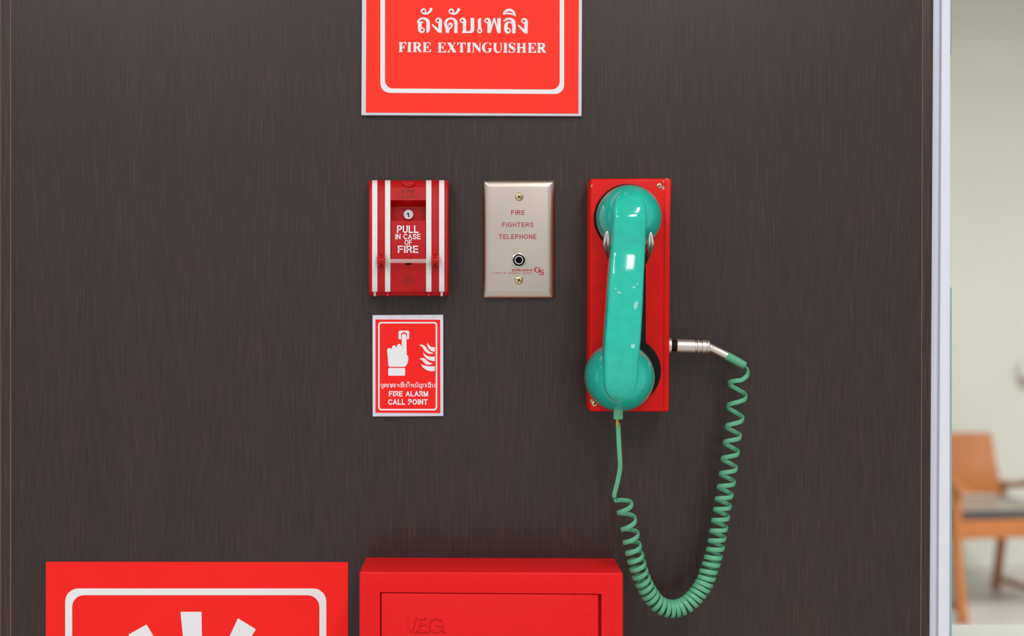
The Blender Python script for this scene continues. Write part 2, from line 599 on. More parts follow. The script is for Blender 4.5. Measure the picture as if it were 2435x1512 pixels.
# ------------------------------------------------------------------ ceiling lamps
def ceiling_lamp(x, y, along_x, label, k=1.0):
    z = ROOM_H
    t = thing('ceiling_light', label, 'lamp', (x, y, z - 0.09), 'twin tube ceiling lights')
    lx, ly = (0.64, 0.16) if along_x else (0.16, 0.64)
    finish('housing', box(x - lx, x + lx, y - ly, y + ly, z - 0.05, z, 0.01), 'lamp_body', t)
    for s in (-1, 1):
        a = bpy.data.lights.new('tube_light', 'AREA')
        a.shape = 'RECTANGLE'
        a.size, a.size_y = (1.16, 0.05) if along_x else (0.05, 1.16)
        a.energy = TUBE_POWER * k
        a.color = TUBE_COLOR
        o = bpy.data.objects.new('tube_light', a)
        COL.objects.link(o)
        o.parent = t
        dx, dy = (0, s * 0.08) if along_x else (s * 0.08, 0)
        o.location = (dx, dy, -0.005)
        p = Vector((x + dx, y + dy, z - 0.066))
        ax = Vector((0.6, 0, 0)) if along_x else Vector((0, 0.6, 0))
        finish('tube', sweep([p - ax, p + ax], 0.013, 12), 'lamp_body', t)
    return t
ceiling_lamp(-1.2, -1.9, False, 'twin tube ceiling light in front of the dark wall, left one')
ceiling_lamp(0.72, -1.9, False, 'twin tube ceiling light in front of the dark wall, right one')
ceiling_lamp(-1.2, -3.9, False, 'twin tube ceiling light farthest behind the camera, left one')
ceiling_lamp(0.72, -3.9, False, 'twin tube ceiling light farthest behind the camera, right one')
ceiling_lamp(2.6, 2.4, True, 'twin tube ceiling light over the room with the armchair', 6.9)

# ------------------------------------------------------------------ upper sign
def frame_contours(x0, y0, x1, y1, r, w, ri):
    return [corners(rrect(x0, y0, x1, y1, r)), corners(rrect(x0 + w, y0 + w, x1 - w, y1 - w, ri))]

def GA(x, y): return (980 + x / 17.393, 10 + y / 17.393)
def tr(pts, dx=0, dy=0):
    out = []
    for p in pts:
        q = GA(p[0] + dx, p[1] + dy)
        out.append(q + (1,) if len(p) > 2 else q)
    return out
def ring_hole(cx, cy, r, dx=0, dy=0):
    return tr(circ(cx, cy, r, 10), dx, dy)
C = 1
mai_han = [(355, 290), (390, 208), (475, 170), (560, 212), (590, 290), (572, 350, C), (640, 330), (698, 260), (722, 160, C), (770, 150), (830, 162, C), (836, 205), (790, 305), (690, 400), (560, 432), (430, 395), (372, 340)]
tho = [(205, 738), (250, 645), (340, 568), (480, 545), (600, 572), (695, 650), (730, 740), (735, 820), (730, 1080, C), (640, 1182), (602, 1182, C), (588, 1050), (588, 760), (562, 688), (505, 640), (430, 622), (355, 645), (290, 715, C), (440, 715, C), (468, 745), (440, 782, C), (395, 785, C), (390, 948, C), (460, 965), (515, 1020), (525, 1085), (495, 1150), (440, 1188), (370, 1190), (290, 1150), (250, 1070), (245, 785, C), (215, 768)]
ngo = [(960, 672), (990, 590), (1080, 550), (1180, 590), (1235, 690), (1235, 800), (1230, 1170, C), (1215, 1187, C), (1110, 1185, C), (1075, 1160, C), (835, 895, C), (825, 850), (852, 820, C), (1090, 1018, C), (1085, 785, C), (1010, 760), (970, 722)]
do = [(1328, 790), (1360, 682), (1450, 588), (1590, 550), (1730, 575), (1835, 655), (1878, 760), (1876, 900), (1875, 1175, C), (1860, 1190, C), (1750, 1190, C), (1735, 1172, C), (1738, 760), (1710, 678), (1600, 627), (1500, 660), (1452, 735), (1452, 835), (1520, 985, C), (1590, 905), (1602, 862), (1572, 832), (1548, 862), (1520, 912), (1496, 850), (1520, 785), (1590, 760), (1660, 800), (1680, 870), (1650, 950), (1545, 1065), (1527, 1120), (1525, 1178, C), (1510, 1190, C), (1405, 1190, C), (1390, 1172, C), (1385, 1050), (1340, 890)]
bo = [(1965, 672), (2000, 592), (2090, 555), (2190, 595), (2240, 690), (2238, 800), (2235, 1115, C), (2360, 1112), (2398, 1090), (2414, 1030), (2415, 582, C), (2432, 565, C), (2545, 565, C), (2563, 585, C), (2563, 1060), (2540, 1130), (2480, 1178), (2400, 1190, C), (2070, 1190, C), (2055, 1160), (2075, 1125, C), (2102, 1115, C), (2098, 790, C), (2015, 760), (1975, 715)]
sara_e = [(380, 560), (412, 570, C), (420, 980, C), (460, 1040), (468, 1095), (438, 1168), (362, 1205), (288, 1170), (255, 1095), (268, 1035), (285, 990, C), (285, 670, C), (305, 625, C)]
pho = [(550, 690), (588, 602), (680, 560), (772, 602), (825, 700), (830, 910, C), (920, 595, C), (960, 563), (998, 595, C), (1090, 910, C), (1088, 590, C), (1105, 572, C), (1215, 572, C), (1232, 590, C), (1228, 1178, C), (1212, 1195, C), (1112, 1195, C), (1090, 1172, C), (960, 715, C), (815, 1172, C), (790, 1197, C), (695, 1195, C), (680, 1175, C), (675, 792, C), (602, 768), (565, 735)]
lo_ = [(1335, 682), (1400, 620), (1490, 572), (1600, 560), (1735, 600), (1825, 700), (1845, 800), (1840, 1190, C), (1825, 1205, C), (1715, 1203, C), (1697, 1180, C), (1697, 880), (1668, 808), (1600, 775), (1535, 810), (1515, 875), (1515, 970, C), (1580, 985), (1638, 1040), (1650, 1100), (1612, 1178), (1525, 1215), (1440, 1185), (1382, 1100), (1375, 900), (1402, 800), (1470, 732), (1560, 708), (1640, 722), (1705, 755, C), (1655, 680), (1560, 640), (1460, 665), (1370, 720)]
sara_i = [(1320, 390), (1355, 302), (1440, 222), (1590, 185), (1735, 232), (1825, 350), (1852, 490), (1840, 508, C), (1760, 462), (1640, 430), (1490, 410), (1365, 432), (1325, 418)]
sara_i_hole = [(1415, 360, C), (1490, 312), (1580, 290), (1680, 322), (1775, 408, C), (1650, 365), (1520, 345)]
B = 2435
thai_big = [tr(mai_han), ring_hole(478, 295, 57), tr(mai_han, 1149, 6), ring_hole(478, 295, 57, 1141, 8),
            tr(tho), ring_hole(420, 1065, 52), tr(ngo), ring_hole(1063, 675, 55), tr(do), tr(bo), ring_hole(2075, 680, 52),
            tr(sara_e, B), ring_hole(360, 1092, 48, B), tr(pho, B), ring_hole(655, 685, 50, B), tr(lo_, B), ring_hole(1545, 1085, 52, B),
            tr(sara_i, B), tr(sara_i_hole, B), tr(ngo, B + 1116, 22), ring_hole(1063, 675, 55, B + 1116, 22)]

def GS_(x, y): return (940 + x / 13.162, 90 + y / 13.162)
def ts(pts, dx=0, dy=0):
    return [GS_(p[0] + dx, p[1] + dy) + (() if len(p) > 2 else (1,)) for p in pts]     # here a 3rd value means smooth
s = 1
lF = [(105, 136), (343, 136), (345, 215), (325, 217), (305, 175, s), (215, 155), (215, 288), (250, 280, s), (275, 230), (290, 230), (285, 355), (270, 352), (250, 315, s), (212, 305), (212, 415), (240, 444), (100, 445), (130, 410), (130, 170)]
lI = [(380, 138), (505, 138), (485, 175), (482, 410), (510, 445), (370, 445), (398, 410), (400, 170)]
lR = [(545, 138), (700, 137), (770, 160, s), (802, 215, s), (785, 270, s), (740, 297), (832, 445), (745, 445), (660, 320), (650, 320), (648, 415), (675, 444), (545, 444), (573, 410), (573, 170)]
lRh = [(652, 160), (692, 167, s), (722, 215, s), (700, 264, s), (652, 276)]
lE = [(855, 140), (1105, 143), (1108, 225), (1090, 227), (1065, 175, s), (965, 157), (965, 285), (1003, 275, s), (1025, 235), (1042, 235), (1040, 365), (1027, 365), (1003, 312, s), (962, 302), (960, 425), (1050, 418, s), (1100, 365), (1122, 360), (1110, 447), (858, 447), (883, 415), (883, 172)]
lX = [(1620, 150), (1755, 150), (1745, 172), (1790, 243), (1840, 175), (1815, 150), (1900, 150), (1868, 175), (1803, 263), (1885, 410), (1912, 455), (1770, 455), (1795, 430), (1738, 345), (1690, 420), (1715, 455), (1615, 455), (1645, 430), (1725, 320), (1642, 175)]
lT = [(1940, 150), (2205, 150), (2205, 240), (2190, 242), (2165, 182, s), (2115, 167), (2115, 415), (2140, 455), (2000, 455), (2035, 415), (2035, 167), (1982, 182, s), (1955, 240), (1938, 238)]
lN = [(30, 152), (125, 152), (265, 320), (268, 182), (240, 160), (320, 160), (295, 185), (292, 462), (275, 462), (85, 242), (85, 425), (112, 456), (28, 456), (58, 425), (57, 182)]
lG = [(345, 310, s), (382, 200, s), (490, 142, s), (570, 162, s), (605, 156), (628, 160), (630, 245), (612, 247), (578, 185, s), (510, 162, s), (452, 205, s), (434, 310, s), (456, 408, s), (510, 443, s), (555, 432), (555, 355), (525, 325), (662, 325), (634, 355), (632, 430), (520, 466, s), (400, 430, s)]
lU = [(695, 160), (820, 160), (795, 185), (795, 370, s), (817, 422, s), (867, 440, s), (918, 412, s), (930, 350, s), (930, 187), (900, 160), (975, 160), (955, 187), (952, 360, s), (928, 430, s), (850, 470, s), (752, 442, s), (718, 370, s), (718, 187)]
lS = [(1365, 156), (1380, 160), (1382, 245), (1365, 247), (1330, 188, s), (1275, 168, s), (1235, 200, s), (1268, 243, s), (1350, 292, s), (1392, 372, s), (1360, 442, s), (1280, 470, s), (1220, 460, s), (1182, 466), (1172, 370), (1190, 370), (1225, 432, s), (1280, 450, s), (1330, 418, s), (1305, 372, s), (1220, 318, s), (1175, 240, s), (1205, 172, s), (1275, 148, s), (1330, 162, s)]
lH = [(1425, 165), (1560, 165), (1530, 187), (1530, 290), (1625, 290), (1625, 187), (1600, 165), (1730, 165), (1705, 187), (1705, 430), (1730, 465), (1600, 465), (1625, 430), (1625, 325), (1530, 325), (1530, 430), (1560, 465), (1425, 465), (1452, 430), (1452, 187)]
DD = 2369
serif_line = [ts(lF), ts(lI), ts(lR), ts(lRh), ts(lE), ts(lE, 470, 8), ts(lX), ts(lT), ts(lI, 1862, 10), ts(lN, DD), ts(lG, DD), ts(lU, DD), ts(lI, DD + 637, 18), ts(lS, DD), ts(lH, DD), ts(lE, DD + 923, 18), ts(lR, DD + 1520, 22), ts(lRh, DD + 1520, 22)]

t = thing('fire_extinguisher_sign', 'large red sign with white edge reading FIRE EXTINGUISHER at the top', 'sign', W(1121, 275, 0.0))
d1 = 0.005
TOPY = -430
finish('board', prism([(863, TOPY), (1386, TOPY), (1383, 275.8), (859.2, 273.4)], 0.0, d1, 0.0004), 'board_white', t)
finish('red_face', prism([(873, TOPY + 10), (1378.5, TOPY + 10), (1375.2, 270), (869.8, 267.6)], d1, d1 + 0.0002), 'sign_red', t)
finish('border_line', print_curve([[(x, y + (x - 904) / 437 * 3.0 - 1.4, 1) for x, y in rrect(904.5, TOPY + 45, 1341.5, 222, 22)],
                                   [(x, y + (x - 904) / 437 * 3.0 - 1.4, 1) for x, y in rrect(915.5, TOPY + 56, 1331, 211.5, 19)]], d1 + 0.0002, d1 + 0.0004), 'print_white', t)
finish('lettering', print_curve(thai_big, d1 + 0.0002, d1 + 0.0004), 'print_white', t)
finish('lettering', print_curve(serif_line, d1 + 0.0002, d1 + 0.0004), 'print_white', t)

# ------------------------------------------------------------------ call point sign
t = thing('fire_alarm_sign', 'small red sign with pointing hand and flames reading FIRE ALARM CALL POINT', 'sign', W(970, 990, 0.0))
def GC(x, y): return (870 + x / 5.6, 735 + y / 5.6)
def tc_(pts):
    return [GC(p[0], p[1]) + ((1,) if len(p) > 2 else ()) for p in pts]
d1 = 0.004
finish('board', prism([GC(88, 79), GC(1030, 73), GC(1032, 1424), GC(90, 1430)], 0.0, d1, 0.0004), 'board_white', t)
finish('red_face', prism([GC(127, 137), GC(989, 141), GC(991, 1383), GC(128, 1378)], d1, d1 + 0.0002), 'sign_red_b', t)
e0, e1 = d1 + 0.0002, d1 + 0.0004
finish('border_line', print_curve([[GC(*p) + (1,) for p in rrect(163, 170, 951, 1348, 42)], [GC(*p) + (1,) for p in rrect(184, 190, 930, 1328, 30)]], e0, e1), 'print_white', t)
finish('button_symbol', print_curve([[GC(*p) + (1,) for p in rrect(435, 285, 577, 403, 22)]], e0, e1), 'print_white', t)
finish('button_ring', print_curve([[GC(x, y) + (1,) for x, y in [(468, 345)] + [(509 + 41 * math.cos(math.radians(a)), 347 - 41 * math.sin(math.radians(a))) for a in range(175, -1, -15)] + [(546, 403), (471, 403)]]], e1, e1 + 0.0001), 'sign_red_b', t)
hand = [(478, 362, C), (484, 338), (509, 328), (534, 338), (540, 362, C), (543, 606, C), (562, 632), (562, 685), (545, 738), (518, 768, C), (318, 768, C), (300, 752, C), (282, 550, C), (290, 527), (312, 518), (335, 526), (346, 545, C), (347, 508), (375, 481), (405, 508), (410, 545, C), (414, 488), (443, 462), (472, 488), (478, 537, C)]
finish('hand_symbol', print_curve([tc_(hand)], e0, e1 + 0.0002), 'print_white', t)
finish('cuff_symbol', print_curve([[GC(*p) + (1,) for p in rrect(298, 783, 523, 886, 14)]], e0, e1), 'print_white', t)
flames = [[(822, 436, C), (838, 472), (868, 500), (918, 508, C), (918, 564, C), (880, 560), (840, 525), (818, 480)],
          [(708, 477, C), (748, 473), (788, 493), (815, 530), (848, 563), (906, 587, C), (865, 596), (815, 582), (778, 547), (750, 505)],
          [(757, 557, C), (778, 592), (812, 618), (860, 632), (917, 630, C), (917, 692, C), (870, 686), (815, 660), (775, 618)],
          [(710, 662, C), (750, 651), (788, 660), (820, 688), (850, 710), (894, 721, C), (850, 738), (802, 733), (768, 705), (745, 676)],
          [(735, 728, C), (775, 748), (830, 758), (917, 761, C), (917, 823, C), (860, 825), (795, 802), (752, 765)]]
for f in flames:
    finish('flame_symbol', print_curve([tc_(f)], e0, e1), 'print_white', t)
TH = []
def th(line, dx=0, dy=0): TH.append([(x + dx, y + dy) for x, y in line])
jo = [(122, 372), (112, 345), (128, 310), (162, 296), (194, 318), (200, 365), (188, 425), (155, 432), (128, 405), (118, 372)]
sara_u = [(178, 440), (192, 462), (186, 502), (166, 496)]
dok = [(246, 435), (236, 392), (230, 350), (256, 308), (298, 294), (338, 310), (350, 350), (350, 440)]
dok2 = [(246, 420), (274, 398), (300, 368), (288, 346), (270, 362)]
kok = [(395, 440), (394, 372), (404, 344), (386, 324), (412, 300), (450, 294), (484, 310), (496, 345), (497, 440)]
ee = [(674, 300), (678, 405), (692, 405)]
ph = [(762, 330), (748, 318), (768, 302), (786, 326), (784, 435), (824, 322), (864, 435), (884, 300)]
lok = [(918, 326), (960, 296), (1005, 304), (1027, 345), (1028, 440)]
lok2 = [(1020, 366), (968, 342), (932, 366), (926, 432), (958, 430), (966, 402), (940, 396)]
ii = [(908, 266), (930, 232), (964, 218), (998, 236), (1014, 276), (960, 256), (908, 266)]
ngk = [(1104, 334), (1098, 312), (1122, 302), (1140, 330), (1140, 436), (1072, 368)]
mai = [(1158, 212), (1160, 262), (1182, 282), (1194, 240), (1216, 210), (1238, 218), (1232, 300), (1222, 412)]
hok = [(1306, 330), (1290, 318), (1310, 302), (1328, 326), (1326, 440), (1352, 366), (1392, 316), (1408, 322), (1396, 350), (1412, 372), (1420, 440)]
mok = [(1476, 330), (1460, 318), (1480, 302), (1496, 326), (1492, 424), (1466, 428), (1470, 408), (1560, 412), (1576, 432), (1574, 300)]
tho_ = [(1502, 248), (1520, 272), (1546, 258), (1574, 236)]
chok = [(1640, 346), (1626, 324), (1666, 296), (1708, 308), (1724, 350), (1722, 440), (1690, 436), (1690, 412)]
chok2 = [(1634, 336), (1644, 370), (1632, 426), (1654, 438), (1668, 416)]
nok = [(2142, 330), (2126, 318), (2146, 302), (2162, 326), (2162, 430), (2240, 396), (2256, 420), (2240, 436), (2246, 300)]
th(jo); th(sara_u); th(dok); th(dok2); th(kok); th(dok, 290); th(dok2, 290); th(ee); th(ph); th(lok); th(lok2); th(ii); th(ngk); th(mai); th(hok); th(mok); th(tho_)
th(chok); th(chok2); th(sara_u, 1530, 12); th(kok, 1380); th(ee, 1236); th(chok, 362); th(chok2, 362); th(ii, 1066, 6); th(nok)
bm = bmesh.new()
for k, line in enumerate(TH):
    stroke_faces(bm, [(x, -y) for x, y in line], 24, None, (k % 3) * 0.01)
finish('lettering', fit_flat(bm, 905.2, 1035.4, 907.0, 926.0, e0, e1), 'print_white', t)
finish('lettering', sans_mesh('FIRE ALARM', 924.8, 1018.2, 929.8, 942.4, e0, e1, 0.24, 0.12, 0.55), 'print_white', t)
finish('lettering', sans_mesh('CALL POINT', 922.8, 1016.8, 949.0, 962.2, e0, e1, 0.24, 0.12, 0.55), 'print_white', t)

# ------------------------------------------------------------------ lower left sticker sign
t = thing('starburst_sign', 'big red frameless sticker with white rounded border and rays, lower left', 'sign', W(468, 1900, 0.0))
d1 = 0.0012
finish('red_face', prism([(109, 1335.5), (827.5, 1336.5), (828, 2300), (109, 2300)], 0.0, d1), 'sign_red_b', t)
finish('border_line', print_curve([corners(rrect(155, 1399, 776, 2230, 31)), corners(rrect(171.5, 1415, 759.5, 2214, 28))], d1, d1 + 0.0002), 'print_white', t)
def GL(x, y): return (90 + x / 3.204, 1310 + y / 3.204, 1)
for ray in ([(1087, 466), (1090, 463), (1243, 463), (1247, 466), (1250, 647), (1228, 1080), (1140, 1080), (1105, 647)],
            [(692, 640), (690, 636), (824, 562), (829, 560), (880, 647), (1080, 1060), (1010, 1130)],
            [(1522, 516), (1526, 513), (1658, 594), (1660, 598), (1630, 647), (1400, 1120), (1310, 1070), (1462, 647)]):
    finish('ray_symbol', print_curve([[GL(*p) for p in ray]], d1, d1 + 0.0002), 'print_white', t)

# ------------------------------------------------------------------ extinguisher cabinet
dc = 0.0749
t = thing('extinguisher_cabinet', 'red enamelled steel wall cabinet with embossed door at the bottom', 'cabinet', W(1170, 2600, dc))
fl, fr_, ft = 854.5, 1481.7, 1360.0
CB = 2900
ox0, ox1, oy = 904.0, 1430.2, 1409.5
bm = bmesh.new()
rec = 0.010
rings = []
for (pts, dd) in (([(fl, ft - 1), (fr_, ft + 1.5), (fr_, CB), (fl, CB)], 0.0), ([(fl, ft - 1), (fr_, ft + 1.5), (fr_, CB), (fl, CB)], dc),
                  ([(ox0, oy - 1.5), (ox1, oy + 2.5), (ox1, CB - 60), (ox0, CB - 60)], dc), ([(ox0, oy - 1.5), (ox1, oy + 2.5), (ox1, CB - 60), (ox0, CB - 60)], dc - rec)):
    rings.append([Vector((W(x, y, dc).x, -dd, W(x, y, dc).z)) for x, y in pts])
R = [[bm.verts.new(p) for p in r] for r in rings]
for A, B_ in zip(R, R[1:]):
    for k in range(4):
        j = (k + 1) % 4
        bm.faces.new((A[k], A[j], B_[j], B_[k]))
bm.faces.new(R[0]); bm.faces.new(R[-1])
bmesh.ops.recalc_face_normals(bm, faces=bm.faces)
es = [e for e in bm.edges if all(v in R[1] or v in R[0] for v in e.verts) and not all(v in R[0] for v in e.verts)]
bmesh.ops.bevel(bm, geom=es, offset=0.0016, segments=3, profile=0.5, affect='EDGES')
finish('body', auto_smooth(bm_mesh(bm)), 'cabinet_red', t)
door = finish('door', prism([(906.7, oy + 1.0), (1422.6, oy + 4.6), (1422.6, CB - 63), (906.7, CB - 63)], dc - rec, dc, 0.0008), 'cabinet_red', t)
def GV(x, y): return (950 + x / 20.29, 1455 + y / 20.29, 1)
G_out = [(1760 + 372 * math.cos(math.radians(a)), 632 + 372 * math.sin(math.radians(a))) for a in range(-34, -361, -12)]
G_in = [(1760 + 278 * math.cos(math.radians(a)), 632 + 278 * math.sin(math.radians(a))) for a in range(-346, -33, 12)]
G_sh = [p for p in G_out] + [(2140, 590), (1740, 590), (1740, 680), (2030, 690)] + [p for p in G_in]
veg = [[(290, 270), (410, 270), (560, 780), (710, 270), (830, 270), (600, 1000), (520, 1000)],
       [(890, 270), (1270, 270), (1270, 360), (985, 360), (985, 560), (1270, 560), (1270, 650), (985, 650), (985, 885), (1270, 885), (1270, 990), (890, 990)],
       [(705, 880), (830, 880), (830, 1000), (705, 1000)], [(1310, 880), (1430, 880), (1430, 1000), (1310, 1000)], [(2090, 890), (2205, 890), (2205, 1005), (2090, 1005)], G_sh]
finish('embossed_lettering', print_curve([[GV(*p) for p in g] for g in veg], dc - 0.0010, dc + 0.0016, 4, 0.0007), 'cabinet_red', door)

# ------------------------------------------------------------------ fire alarm pull station
t = thing('fire_alarm_pull_station', 'red pull-down fire alarm box with four white vertical stripes', 'fire alarm', W(972, 704, 0.0))
PROF = [(428.0, 0.011), (431, 0.017), (436, 0.0205), (445, 0.0230), (470, 0.0262), (520, 0.0295), (580, 0.0315), (622, 0.0318), (650, 0.0300), (692, 0.0262), (699, 0.0240), (704, 0.0150)]
def pdepth(y):
    for (a, da), (b, db) in zip(PROF, PROF[1:]):
        if a <= y <= b:
            return da + (db - da) * (y - a) / (b - a)
    return PROF[0][1] if y < PROF[0][0] else PROF[-1][1]
def slab(bm, x0, x1, y0, y1, off=0.0, back=0.0, edge=0.0):
    ys = sorted({y0, y1} | {y for y, _ in PROF if y0 < y < y1} | {y0 + (y1 - y0) * i / 10 for i in range(11)})
    xs = [x0, x1] if not edge else [x0, x0 + edge, x1 - edge, x1]
    F = []
    for y in ys:
        row = []
        for i, x in enumerate(xs):
            d = pdepth(y) + off - (0.0012 if edge and i in (0, 3) else 0)
            row.append(bm.verts.new(W(x, y, d)))
        F.append(row)
    Bk = [[bm.verts.new((r[0].co.x, -back, r[0].co.z)), bm.verts.new((r[-1].co.x, -back, r[-1].co.z))] for r in F]
    for i in range(len(ys) - 1):
        for k in range(len(xs) - 1):
            bm.faces.new((F[i][k], F[i][k + 1], F[i + 1][k + 1], F[i + 1][k]))
        bm.faces.new((F[i][0], F[i + 1][0], Bk[i + 1][0], Bk[i][0]))
        bm.faces.new((F[i][-1], Bk[i][-1], Bk[i + 1][-1], F[i + 1][-1]))
        bm.faces.new((Bk[i][0], Bk[i + 1][0], Bk[i + 1][1], Bk[i][1]))
    bm.faces.new(F[0][::-1] + [Bk[0][0], Bk[0][1]])
    bm.faces.new(F[-1] + [Bk[-1][1], Bk[-1][0]])
bm = bmesh.new()
slab(bm, 877, 928.5, 428.5, 703.5, edge=2.5)
slab(bm, 1012.8, 1066.3, 428.5, 703.5, edge=2.5)
slab(bm, 928.5, 1012.8, 428.5, 476)
slab(bm, 928.5, 1012.8, 616, 703.5)
# floor and sloping roof of the key recess
q = [W(928.5, 476, pdepth(476) - 0.002), W(1012.8, 476, pdepth(476) - 0.002), W(1012.8, 492, 0.014), W(928.5, 492, 0.014)]
bm.faces.new([bm.verts.new(p) for p in q])
q = [W(928.5, 486, 0.0145), W(1012.8, 486, 0.0145), W(1012.8, 620, 0.0145), W(928.5, 620, 0.0145)]
vs = [bm.verts.new(p) for p in q]
bm.faces.new(vs)
body = finish('body', auto_smooth(bm_mesh(bm), 40), 'station_red', t)
for x0, x1 in ((885, 897.3), (915.6, 928.2), (1013.2, 1025.8), (1044.2, 1056.6)):
    bm = bmesh.new()
    slab(bm, x0, x1, 428.2, 693.5, off=0.0008, back=0.002)
    finish('white_stripe', auto_smooth(bm_mesh(bm), 40), 'stripe_white', t)
    # end notch under the stripe, steel on the outer stripes
    finish('stripe_notch', prism([(x0 + 3.5, 694.5), (x1 - 3.5, 694.5), (x1 - 3.5, 703.8), (x0 + 3.5, 703.8)], 0.004, 0.0264), 'steel' if x0 in (885, 1044.2) else 'station_red', t)
# pull handle
bm = bmesh.new()
slab(bm, 930, 1011.5, 525, 615.5, off=-0.0006, back=0.0145)
hd = finish('pull_handle', auto_smooth(bm_mesh(bm), 40), 'station_red', t)
def handle_text(txt, x0, x1, y0, y1, bold, sp=1.0):
    me = sans_mesh(txt, x0, x1, y0, y1, 0, 0.0004, bold, 0.13, 0.5)
    for v in me.vertices:
        front = v.co.y < -0.0002
        px = v.co.x / (S * (D - 0.0004) / D) + VX
        py = VY + (H - v.co.z) / (S * (D - 0.0004) / D)
        v.co = W(px, py, pdepth(py) + (-0.0003 if front else -0.0010))
    finish('lettering', me, 'print_white', hd)
handle_text('PULL', 944, 995.2, 536, 553.8, 0.20)
handle_text('IN CASE', 940.2, 1000, 555.8, 569, 0.19)
handle_text('OF', 962, 979.5, 570, 582.4, 0.19)
handle_text('FIRE', 946, 995, 584, 601.2, 0.20)
# key lock
lc = W(971.7, 510.5, 0.0145)
lock = finish('key_lock', lathe(lc, OUT, [(13 * S, 0), (13 * S, 0.0030), (11.2 * S, 0.0042), (9.2 * S, 0.0042), (9.0 * S, 0.0036), (0, 0.0036)], 28), 'chrome', t)
finish('keyhole', prism([(968.5, 506), (972.5, 506), (972.5, 511), (974, 515), (971.5, 517), (970.5, 511), (968.5, 510)], 0.0180, 0.0183), 'hole', lock)
# break rod held by two hooks
finish('glass_rod', sweep([W(913, 620.4, 0.0375), W(1028, 620.6, 0.0375)], 4.9 * S, 14), 'rod', t)
for x0, x1 in ((896.8, 915.8), (1026, 1044)):
    bm = bmesh.new()
    prof = [(602, 0.030), (604, 0.0350), (612, 0.0420), (618, 0.0435), (626, 0.0425), (628, 0.0405), (634.5, 0.0345), (635, 0.029)]
    rows = [[bm.verts.new(W(x, y, d)) for x in (x0, x1)] for y, d in prof]
    for a, b in zip(rows, rows[1:]):
        bm.faces.new((a[0], a[1], b[1], b[0]))
    for k in (0, 1):
        bm.faces.new([r[k] for r in rows])
    bm.faces.new((rows[0][0], rows[-1][0], rows[-1][1], rows[0][1]))
    bmesh.ops.recalc_face_normals(bm, faces=bm.faces)
    bevel_all(bm, 0.0006, 2, 20)
    finish('rod_hook', auto_smooth(bm_mesh(bm)), 'station_red', t)
finish('slot', prism([(964, 625.5), (978, 625.5), (978, 629), (964, 629)], 0.030, 0.0322), 'hole', t)
finish('tab', prism(rrect(965, 606, 977, 616, 2), 0.030, 0.0338, 0.0004), 'station_red', t)
# half-round moulding near the top
me = print_curve([[(956, 432, 1), (986, 432, 1), (983, 439), (971, 445), (959, 439)]], 0.016, 0.0240)
finish('top_moulding', me, 'station_red', t)
def wrap_on_profile(me, up):
    for v in me.vertices:
        k = (D - 0.0004) / D
        px = v.co.x / (S * k) + VX
        py = VY + (H - v.co.z) / (S * k)
        v.co = W(px, py, pdepth(py) + (up if v.co.y < -0.0002 else -0.0005))
    return me
finish('embossed_lettering', wrap_on_profile(sans_mesh('FIRE', 955, 986, 450.5, 459, 0, 0.0004, 0.16), 0.0004), 'station_dark', t)
finish('embossed_lettering', wrap_on_profile(sans_mesh('ALARM', 947, 995, 462, 470.5, 0, 0.0004, 0.16), 0.0004), 'station_dark', t)
def GE(x, y): return W(920 + x / 22.136, 640 + y / 22.136, pdepth(640 + y / 22.136) + 0.0001)
bm = bmesh.new()
sweep([GE(1140 + 315 * math.cos(a * math.pi / 18), 555 + 310 * math.sin(a * math.pi / 18)) for a in range(37)], 0.00024, 6, bm=bm)
for st in ([(960, 430), (990, 500), (1080, 520), (1130, 450), (1080, 390), (1040, 440), (1090, 540), (1095, 660), (1050, 700), (990, 680), (990, 620), (1060, 590), (1120, 580)],
           [(1270, 390), (1210, 390), (1190, 450), (1270, 460), (1200, 500), (1160, 540), (1150, 640), (1190, 690), (1270, 700), (1330, 640), (1290, 580), (1210, 600), (1230, 650), (1280, 650)],
           [(850, 560), (900, 600)], [(1380, 540), (1440, 500)]):
    sweep(catmull([GE(*p) for p in st], 4), 0.00028, 6, bm=bm)
finish('round_emblem', bm_mesh(bm), 'station_dark', t)

# ------------------------------------------------------------------ stainless telephone jack plate
t = thing('telephone_jack_plate', 'stainless steel wall plate reading FIRE FIGHTERS TELEPHONE with jack socket', 'wall plate', W(1234, 710, 0.0))
def GP(x, y): return (1130 + x / 4.8, 410 + y / 4.8)
rows = []
for ins, d in ((0, 0.0), (0, 0.0018), (6, 0.0036), (22, 0.0052), (46, 0.0062), (80, 0.0066)):
    pts = rrect(88 + ins, 88 + ins, 908 - ins, 1440 - ins, max(26 - ins * 0.2, 6), 4)
    rows.append([W(*GP(x, y), d) for x, y in pts])
bm = loft(rows)
bmesh.ops.recalc_face_normals(bm, faces=bm.faces)
plate = finish('plate', auto_smooth(bm_mesh(bm), 50), 'steel', t)
DP = 0.0066
finish('lettering', sans_mesh('FIRE', 1215.4, 1248, 499.6, 510.5, DP, DP + 0.0002, 0.165, 0.2), 'red_ink', t)
finish('lettering', sans_mesh('FIGHTERS', 1194.3, 1269, 528.6, 539.6, DP, DP + 0.0002, 0.165, 0.2), 'red_ink', t)
finish('lettering', sans_mesh('TELEPHONE', 1186.2, 1275.8, 557, 568, DP, DP + 0.0002, 0.165, 0.2), 'red_ink', t)
finish('lettering', sans_mesh('EDWARDS', 1217.5, 1265.4, 639.6, 645, DP, DP + 0.0002, 0.24, 0.16), 'red_ink', t)
finish('lettering', sans_mesh('A UNIT OF GENERAL SIGNAL', 1169.8, 1266.3, 647.6, 650.8, DP, DP + 0.0002, 0.18, 0.3, 0.8), 'red_ink', t)
